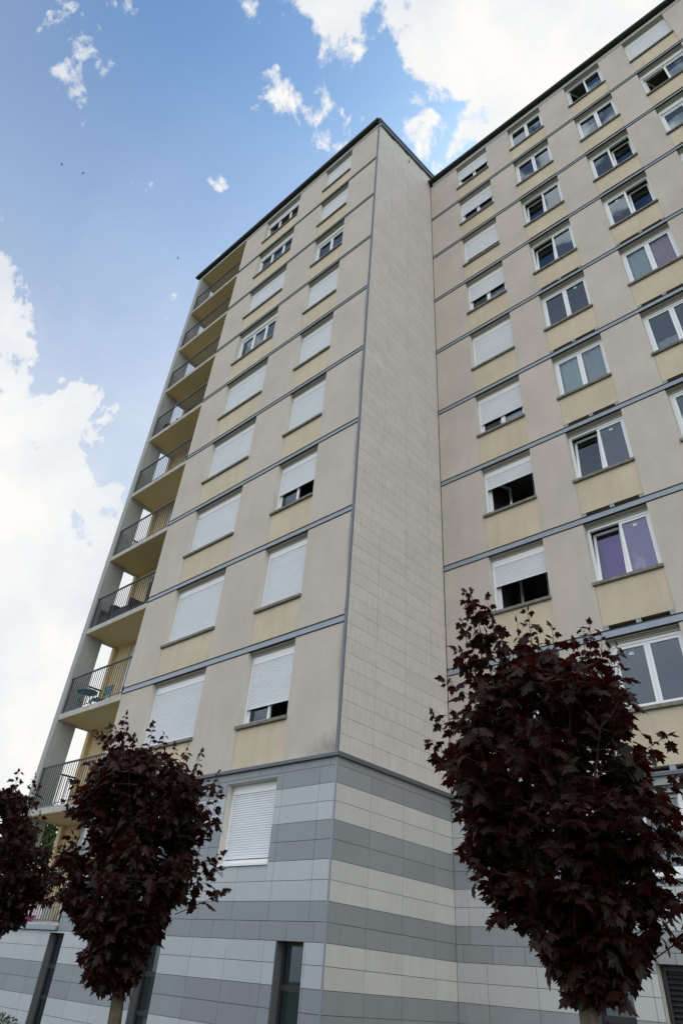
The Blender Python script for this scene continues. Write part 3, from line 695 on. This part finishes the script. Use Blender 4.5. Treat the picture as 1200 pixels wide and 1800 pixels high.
def roundchair(x, y, z, label):
    t = thing('round_chair', label, 'chair', (x, y, z))
    q = MB(0); n = 14; vs = []; fs = []
    for j, (r_, zz_) in enumerate(((.12, .36), (.24, .44), (.30, .60), (.31, .78))):
        for i in range(n):
            a = math.pi * (i / (n - 1)); vs.append((x + r_ * math.cos(a) * 1.05, y + .05 + r_ * math.sin(a) * .8 - .1 * (j < 2), z + zz_ + (.10 * math.sin(a) if j == 3 else 0)))
    for j in range(3):
        for i in range(n - 1): fs.append((j * n + i, j * n + i + 1, (j + 1) * n + i + 1, (j + 1) * n + i))
    q.add(vs, fs, 'wicker'); o = q.build('backrest', t); sm = o.modifiers.new('thick', 'SOLIDIFY'); sm.thickness = .03
    q = MB(0); n = 16; vs = [(x + .25 * math.cos(2 * math.pi * i / n), y + .22 * math.sin(2 * math.pi * i / n), z + zz_) for zz_ in (.38, .45) for i in range(n)]
    q.add(vs, [tuple(reversed(range(n))), tuple(range(n, 2 * n))] + [(i, (i + 1) % n, n + (i + 1) % n, n + i) for i in range(n)], 'wicker'); q.build('seat', t)
    for sx in (-.17, .17):
        for sy in (-.14, .14):
            q = MB(0); q.tube((x + sx * 1.2, y + sy * 1.2, z), (x + sx, y + sy, z + .38), .014, .014, 'wicker'); q.build('leg', t)
roundchair(-10.75, .30, fz, 'round backed black chair near the left end of the fifth balcony above the ledge')
roundchair(-9.15, .32, fz, 'dark round chair near the right end of the fifth balcony above the ledge')
# planter trough on the lowest balcony
fz = ZL[0] + GZ - .054
t = thing('plastic_trough', 'magenta plastic trough behind the railing of the lowest balcony', 'trough', (-10.35, .2, fz))
q = MB(0); q.add([(-10.72, .10, fz), (-9.98, .10, fz), (-9.98, .28, fz), (-10.72, .28, fz), (-10.76, .06, fz + .13), (-9.94, .06, fz + .13), (-9.94, .32, fz + .13), (-10.76, .32, fz + .13)],
      [(0, 3, 2, 1), (0, 1, 5, 4), (1, 2, 6, 5), (2, 3, 7, 6), (3, 0, 4, 7)], 'pink'); q.build('basin', t)
q = MB(0)
for (a, b, c, d) in ((-10.78, -9.92, .04, .06), (-10.78, -9.92, .32, .34), (-10.78, -10.76, .06, .32), (-9.94, -9.92, .06, .32)): q.box(a, b, c, d, fz + .12, fz + .15, 'pink')
q.build('rim', t)
t = thing('storage_box', 'white lidded storage box on the lowest balcony behind the magenta trough', 'box', (-10.4, .62, fz))
q = MB(0); q.box(-10.85, -10.0, .48, .80, fz, fz + .36, 'white_pl'); q.build('body', t, bevel=.01)
q = MB(0); q.box(-10.88, -9.97, .45, .83, fz + .362, fz + .40, 'white_pl'); q.build('lid', t, bevel=.01)
# small bottle on the open window's sill, right wing
zs_ = Z[2] + SB[2] + .0725 + GZ
t = thing('bottle', 'small white bottle standing on the stone sill of the open window', 'bottle', (2.05, D + .05, zs_))
q = MB(0); q.path([(2.05, D + .05, zs_ + a) for a in (0, .07, .09, .12)], [.028, .028, .012, .012], 'white_pl', 10); q.build('body', t)
q = MB(0); q.tube((2.05, D + .05, zs_ + .121), (2.05, D + .05, zs_ + .14), .014, .014, 'white_pl', 8); q.build('cap', t)

# ------------------------------------------------------------------ ground
def sheet(name, x0, x1, y0, y1, z, mname, n=1):
    q = MB(0); vs = []; fs = []
    for i in range(n + 1):
        for j in range(n + 1): vs.append((x0 + (x1 - x0) * i / n, y0 + (y1 - y0) * j / n, z))
    for i in range(n):
        for j in range(n): a = i * (n + 1) + j; fs.append((a, a + n + 1, a + n + 2, a + 1))
    q.add(vs, fs, mname); o = q.build(name); o['kind'] = 'structure'; return o
sheet('ground', -600, 600, -600, 600, -0.004, 'lawn')
sheet('path', -40, 40, -8.0 - 3.0, -6.2, 0.0, 'paving'); sheet('road', -200, 200, -22, -13, 0.0, 'asphalt')
q = MB(0); q.box(-200, 200, -13, -12.85, -.01, .12, 'paving'); o = q.build('kerb'); o['kind'] = 'structure'
sheet('paved_apron', XO, BX1, -.9, .0, 0.0, 'paving')
q = MB(0); rg = random.Random(3)
for i in range(9000):
    x = rg.uniform(-13, 14); y = rg.uniform(-6.1, -.95); h = rg.uniform(.03, .08); a = rg.uniform(0, math.pi); dx, dy = .004 * math.cos(a), .004 * math.sin(a)
    q.add([(x - dx, y - dy, -.004), (x + dx, y + dy, -.004), (x + rg.uniform(-.03, .03), y + rg.uniform(-.03, .03), h)], [(0, 1, 2)], 'grass')
tag(q.build('grass'), 'short grass between the trees and the building', 'grass', kind='stuff')

# ------------------------------------------------------------------ foliage
def leaf_shape(rng, kind='maple'):
    if kind == 'maple':   # palmate leaf: five pointed lobes with side teeth; x right, y to the tip
        half = [(0.00, 0.02), (0.10, -0.10), (0.30, -0.12), (0.25, 0.03), (0.50, 0.10), (0.36, 0.20), (0.60, 0.46), (0.40, 0.44), (0.34, 0.56), (0.20, 0.50), (0.24, 0.74), (0.12, 0.76)]
        pts = half + [(0.0, 1.0)] + [(-x, y) for x, y in reversed(half[1:])]
    else:
        pts = [(0, 0), (.22, .25), (.30, .5), (.18, .8), (0, 1), (-.18, .8), (-.30, .5), (-.22, .25)]
    return pts
def add_leaf(q, P, tipdir, nrm, size, rng, mname, kind='maple'):
    t = tipdir.normalized(); n = (nrm - t * nrm.dot(t)).normalized(); s = t.cross(n)
    pts = leaf_shape(rng, kind); cy = 0.30 if kind == 'maple' else .5
    fold = rng.uniform(.05, .60); droop = rng.uniform(.0, .60); twist = rng.uniform(-.15, .15); sq = rng.uniform(.85, 1.1)
    vs = [P + (t * cy + n * 0.03) * size]
    for (x, y) in pts:
        x *= sq
        z = -abs(x) * fold - max(0, y) ** 2 * droop + twist * x + rng.uniform(-.03, .03)
        vs.append(P + (s * x + t * y + n * z) * size)
    k = len(pts)
    q.add(vs, [(0, 1 + i, 1 + (i + 1) % k) for i in range(k)], mname)
def prof_at(prof, z):
    if z <= prof[0][0]: return prof[0][1:], -1
    if z >= prof[-1][0]: return prof[-1][1:], 1
    for a, b in zip(prof[:-1], prof[1:]):
        if a[0] <= z <= b[0]:
            t = (z - a[0]) / (b[0] - a[0]); return (a[1] + (b[1] - a[1]) * t, a[2] + (b[2] - a[2]) * t), 0
def maple(loc, prof, tips, label, seed, trunk_r, nshoot, leafsize, trunk_lean):
    rng = random.Random(seed)
    root = thing('maple_tree', label, 'tree', loc, 'red maples planted in a row')
    L = Vector((loc[0], loc[1], 0)); v = L - Vector((CAM.x, CAM.y, 0)); v.normalize(); rt = Vector((v.y, -v.x, 0))   # across, measured crown widths run along this
    # trunk
    q = MB(0); pts = []; rs = []
    ztop = prof[-1][0] - .25; N = 16
    for i in range(N + 1):
        t = i / N; z = -.05 + (ztop + .05) * t
        c = trunk_lean * max(0, (z - 1.2)) + .012 * math.sin(z * 3 + seed); pts.append(L + rt * c + v * .01 * math.cos(z * 2.3) + Vector((0, 0, z)))
        rs.append(trunk_r * (1.25 if i == 0 else 1) * max(.10, 1 - .42 * min(1, z / 2.0) - .5 * max(0, z - 2.0) / max(.1, ztop - 2.0)))
    q.path(pts, rs, 'bark', 12); q.build('trunk', root, smooth=True)
    def axis(z):
        c = trunk_lean * max(0, (z - 1.2)); return L + rt * c + Vector((0, 0, z))
    def env(ang, z):   # crown radius at this height towards this side, around the middle of the crown
        (a, b), _ = prof_at(prof, z); mid = (a + b) / 2; r0 = (b - a) / 2
        return mid, r0
    br = MB(0); lf = MB(0); z0, z1 = prof[0][0], prof[-1][0]
    limbs = []
    for i in range(18):
        t = (i + .5) / 18; zs = z0 + .12 + (z1 - z0 - .8) * t * .85; ang = i * 2.399 + rng.uniform(-.3, .3)
        ze = min(z1 - .08, zs + rng.uniform(.45, .9)); mid, r0 = env(ang, ze); rr = r0 * rng.uniform(.62, .86)
        E = L + rt * (mid + rr * math.cos(ang)) + v * (rr * math.sin(ang)) + Vector((0, 0, ze)); A = axis(zs)
        C = A.lerp(E, .5) + Vector((0, 0, -.10)) + (E - A) * .06
        P = [A.lerp(C, u).lerp(C.lerp(E, u), u) for u in [j / 8 for j in range(9)]]
        r_ = .020 * (1 - .3 * t)
        br.path(P, [r_ * (1 - .8 * j / 8) for j in range(9)], 'twig', 6); limbs.append(P)
    def shoot(A, E, lsz, n=None, sag=.0, sprout=False):
        C = A.lerp(E, .55) + Vector((0, 0, -.06 if not sprout else -.02)); K = 9
        P = [A.lerp(C, u).lerp(C.lerp(E, u), u) for u in [j / (K - 1) for j in range(K)]]
        br.path(P, [.0055 - .0042 * j / (K - 1) for j in range(K)], 'twig', 4)
        ln = (E - A).length; nn = n or max(3, int(ln / .066)); ph = rng.uniform(0, 3)
        for j in range(nn):
            u = .18 + .82 * (j + .5) / nn; x = u * (K - 1); i0 = min(K - 2, int(x)); pp = P[i0].lerp(P[i0 + 1], x - i0)
            d = (P[i0 + 1] - P[i0]).normalized(); a0 = ph + j * math.pi / 2
            o1 = d.orthogonal().normalized(); o2 = d.cross(o1)
            for sgn in (1, -1):
                if rng.random() < .10: continue
                side = (o1 * math.cos(a0) + o2 * math.sin(a0)) * sgn
                sz = lsz * rng.uniform(.55, 1.3) * (1 - .55 * u ** 3 if sprout else 1 - .35 * u ** 3)
                pet = (side * .8 + d * .5 + Vector((0, 0, .15))).normalized() * sz * rng.uniform(.35, .7)
                e = pp + pet
                br.tube(pp, e, .0016, .0012, 'twig', 3, False)
                outw = Vector((side.x, side.y, 0)) * .8 + Vector((e.x - axis(e.z).x, e.y - axis(e.z).y, 0)) * .6
                tip = (outw + Vector((rng.uniform(-.6, .6), rng.uniform(-.6, .6), rng.uniform(-.95, .15)))).normalized()
                nr = (Vector((0, 0, 1)) + outw * .15 + Vector((rng.uniform(-.7, .7), rng.uniform(-.7, .7), rng.uniform(-.4, .2)))).normalized()
                add_leaf(lf, e, tip, nr, sz, rng, 'leaf_bronze' if rng.random() < .13 else 'leaf_red')
        # end pair, upright
        add_leaf(lf, E, (E - P[-2]).normalized() + Vector((rng.uniform(-.5, .5), rng.uniform(-.5, .5), -.2)), Vector((rng.uniform(-1, 1), rng.uniform(-1, 1), .8)), lsz * .55, rng, 'leaf_red')
    for i in range(nshoot):
        z = z0 + (z1 - z0) * rng.random() ** .95; ang = rng.uniform(0, 2 * math.pi); mid, r0 = env(ang, z)
        lump = 1 + .34 * mnoise.noise(Vector((math.cos(ang) * 1.6, math.sin(ang) * 1.6, z * 2.2 + seed)))
        rr = r0 * min(1.0, rng.uniform(.10, 1.0) ** .55) * .97 * lump * (rng.uniform(1.06, 1.20) if rng.random() < .12 else 1)
        E = L + rt * (mid + rr * math.cos(ang)) + v * (rr * math.sin(ang)) + Vector((0, 0, z))
        # root it on the nearest limb point that is lower and further in
        best = None; bd = 9
        for P in limbs:
            for pp in P[2:]:
                if pp.z < E.z - .02:
                    d_ = (pp - E).length
                    if .12 < d_ < bd: bd = d_; best = pp
        if best is None: best = axis(max(z - .3, z0 + .05))
        if (E - best).length > .55: best = E + (best - E).normalized() * .55
        shoot(best, E, leafsize)
    for (s, z) in tips:
        if abs(s) < .62 and z > z1 - .4:
            E = L + rt * s + v * rng.uniform(-.1, .1) + Vector((0, 0, z)); A = L + rt * (s * .8) + v * 0 + Vector((0, 0, z - .62))
        else:
            E = L + rt * s + v * rng.uniform(-.12, .12) + Vector((0, 0, z)); (a, b), _ = prof_at(prof, z); c = (a + b) / 2
            A = L + rt * (s + (c - s) * .5) + Vector((0, 0, z - .25 if z > 1.95 else z + .25))
        shoot(A, E, leafsize * .95, n=8, sprout=True)
    b_ = br.build('branches', root); c_ = lf.build('crown', root)
    return root
P2 = [(1.70, -0.06, 0.16), (1.82, -0.16, 0.30), (1.93, -0.28, 0.42), (2.04, -0.42, 0.52), (2.16, -0.57, 0.62), (2.36, -0.64, 0.69), (2.52, -0.68, 0.70), (2.70, -0.70, 0.66), (2.87, -0.75, 0.60), (3.06, -0.77, 0.585), (3.20, -0.72, 0.59), (3.34, -0.64, 0.54), (3.48, -0.46, 0.44), (3.60, -0.25, 0.25)]
T2 = [(-0.60, 4.02), (-0.50, 4.22), (-0.44, 3.90), (-0.35, 4.05), (-0.28, 3.85), (-0.16, 3.98), (-0.12, 3.80), (0.10, 3.92), (0.06, 3.72), (0.24, 3.76), (0.45, 3.84), (0.33, 3.90), (-0.68, 3.80), (-0.62, 3.62), (0.50, 3.60),
      (-0.56, 4.287), (-0.379, 4.194), (-0.071, 4.094), (-0.024, 3.919), (0.369, 3.871), (0.549, 3.746), (0.756, 3.104), (0.74, 2.80), (0.80, 2.55), (0.80, 2.30), (0.74, 2.085), (-0.883, 3.066), (-0.85, 3.25), (-0.773, 3.536), (-0.75, 2.90), (-0.699, 2.645), (-0.656, 2.337), (-0.50, 1.95)]
P1 = [(1.46, -0.30, 0.02), (1.60, -0.42, 0.18), (1.788, -0.477, 0.315), (1.92, -0.698, 0.449), (2.106, -0.808, 0.549), (2.299, -0.874, 0.655), (2.499, -0.849, 0.587), (2.708, -0.692, 0.427), (2.92, -0.81, 0.474), (3.137, -0.932, 0.492), (3.30, -0.86, 0.36), (3.42, -0.62, 0.12)]
T1 = [(-0.45, 3.62), (-0.12, 3.66), (0.02, 3.58), (-0.70, 3.66), (-0.98, 2.9), (0.75, 2.45), (0.60, 3.15), (-0.587, 3.814), (-0.276, 3.81), (-0.844, 3.601), (0.329, 3.569), (0.559, 3.387), (0.735, 2.593), (0.84, 2.272), (-0.921, 2.221), (0.159, 3.607), (-0.941, 3.076), (0.639, 2.851)]
P3 = [(1.887, -0.61, 0.018), (2.04, -0.772, 0.071), (2.297, -0.975, 0.203), (2.563, -1.113, 0.265), (2.817, -1.184, -0.05), (3.089, -1.258, -0.20), (3.373, -1.299, -0.38), (3.55, -1.239, -0.60)]
T3 = [(-0.491, 3.808), (-0.387, 3.696), (-0.73, 3.786), (0.319, 2.722), (0.213, 2.925), (-0.239, 3.313), (0.466, 2.389)]
maple((6.148, -4.337, 0), P2, T2, 'large dark red maple in front of the right wing, its crown hiding windows', 11, .078, 640, .112, 0.0)
maple((1.632, -4.452, 0), P1, T1, 'dark red maple with a pale trunk standing left of the tiled corner', 23, .082, 720, .115, -.10)
sh3 = -.42
maple((-2.144 - .38, -3.838 - .16, 0), [(a, b - sh3, c - sh3) for a, b, c in P3], [(a - sh3, b) for a, b in T3], 'dark red maple cut by the left edge, before the balconies', 37, .08, 480, .115, 0.0)

# green tree seen through the gap beside the lowest balcony
def green_tree(loc, h, r_, label, seed, n=5200):
    rng = random.Random(seed); root = thing('broadleaf_tree', label, 'tree', loc); L = Vector(loc)
    q = MB(0); q.path([L + Vector((.05 * math.sin(i), 0, h * .75 * i / 8 - .05)) for i in range(9)], [.22 * (1 - .085 * i) for i in range(9)], 'bark', 10); q.build('trunk', root, smooth=True)
    cl = []
    br = MB(0)
    for i in range(34):
        a = rng.uniform(0, 6.28); zz = h * rng.uniform(.38, .95); rr = r_ * math.sqrt(max(.05, 1 - ((zz - h * .62) / (h * .42)) ** 2)) * rng.uniform(.35, .9)
        c = L + Vector((rr * math.cos(a), rr * math.sin(a), zz)); cl.append((c, rng.uniform(.5, .95)))
        br.tube(L + Vector((0, 0, zz * .72)), c, .05, .012, 'bark', 5)
    br.build('branches', root); lf = MB(0)
    for i in range(n):
        c, rad = rng.choice(cl); d = Vector((rng.gauss(0, 1), rng.gauss(0, 1), rng.gauss(0, .8))).normalized() * rad * rng.random() ** .45
        add_leaf(lf, c + d, Vector((rng.uniform(-1, 1), rng.uniform(-1, 1), -.5)), Vector((rng.uniform(-1, 1), rng.uniform(-1, 1), 1)), rng.uniform(.12, .2), rng, 'leaf_green', 'oval')
    lf.build('crown', root)
green_tree((-20.5, 5.6, 0), 6.6, 2.3, 'green leafy tree seen through the gap under the lowest visible balconies', 5)
# low bush at the foot of the wall
t = thing('bush', 'low green bush at the foot of the tiled wall, lower left corner', 'bush', (-8.25, -.6, 0)); rng = random.Random(9)
q = MB(0)
for i in range(14):
    a = rng.uniform(0, 6.28); q.tube((-8.25, -.6, 0), (-8.25 + .5 * math.cos(a), -.6 + .25 * math.sin(a), rng.uniform(.3, .55)), .008, .003, 'twig', 4)
q.build('stems', t); q = MB(0)
for i in range(900):
    d = Vector((rng.gauss(0, 1), rng.gauss(0, 1), rng.gauss(0, 1))).normalized() * rng.random() ** .35
    add_leaf(q, Vector((-8.25 + .75 * d.x, -.6 + .32 * d.y, .34 + .30 * d.z)), Vector((d.x, d.y, .3)), Vector((rng.uniform(-1, 1), rng.uniform(-1, 1), 1)), rng.uniform(.04, .07), rng, 'leaf_bush', 'oval')
q.build('foliage', t)
# birds high in the sky
for (loc, lab, a) in (((-15.2, -7.6, 33.9 ), 'small black bird high in the blue sky, the upper of two close together', .6), ((-14.9, -6.6, 34.1), 'small black bird just below and right of another bird', 2.1), ((-14.6, -0.4, 33.3), 'small black bird alone in the sky left of the roof corner', 1.2)):
    b = thing('bird', lab, 'bird', loc, 'birds in the sky'); L = Vector(loc); d = Vector((math.cos(a), math.sin(a), 0)); s = Vector((-d.y, d.x, 0))
    q = MB(0); q.path([L - d * .07, L - d * .04, L, L + d * .04, L + d * .06], [.003, .012, .015, .011, .003], 'bird', 8); q.build('body', b, smooth=True)
    for g in (-1, 1):
        q = MB(0); q.add([L + d * .03, L - d * .03, L + s * g * .05 + Vector((0, 0, .015)) - d * .01, L + s * g * .05 + d * .02 + Vector((0, 0, .015)), L + s * g * .11 - d * .03],
              [(0, 1, 2, 3), (3, 2, 4)], 'bird'); o = q.build('wing', b); sm = o.modifiers.new('thick', 'SOLIDIFY'); sm.thickness = .004
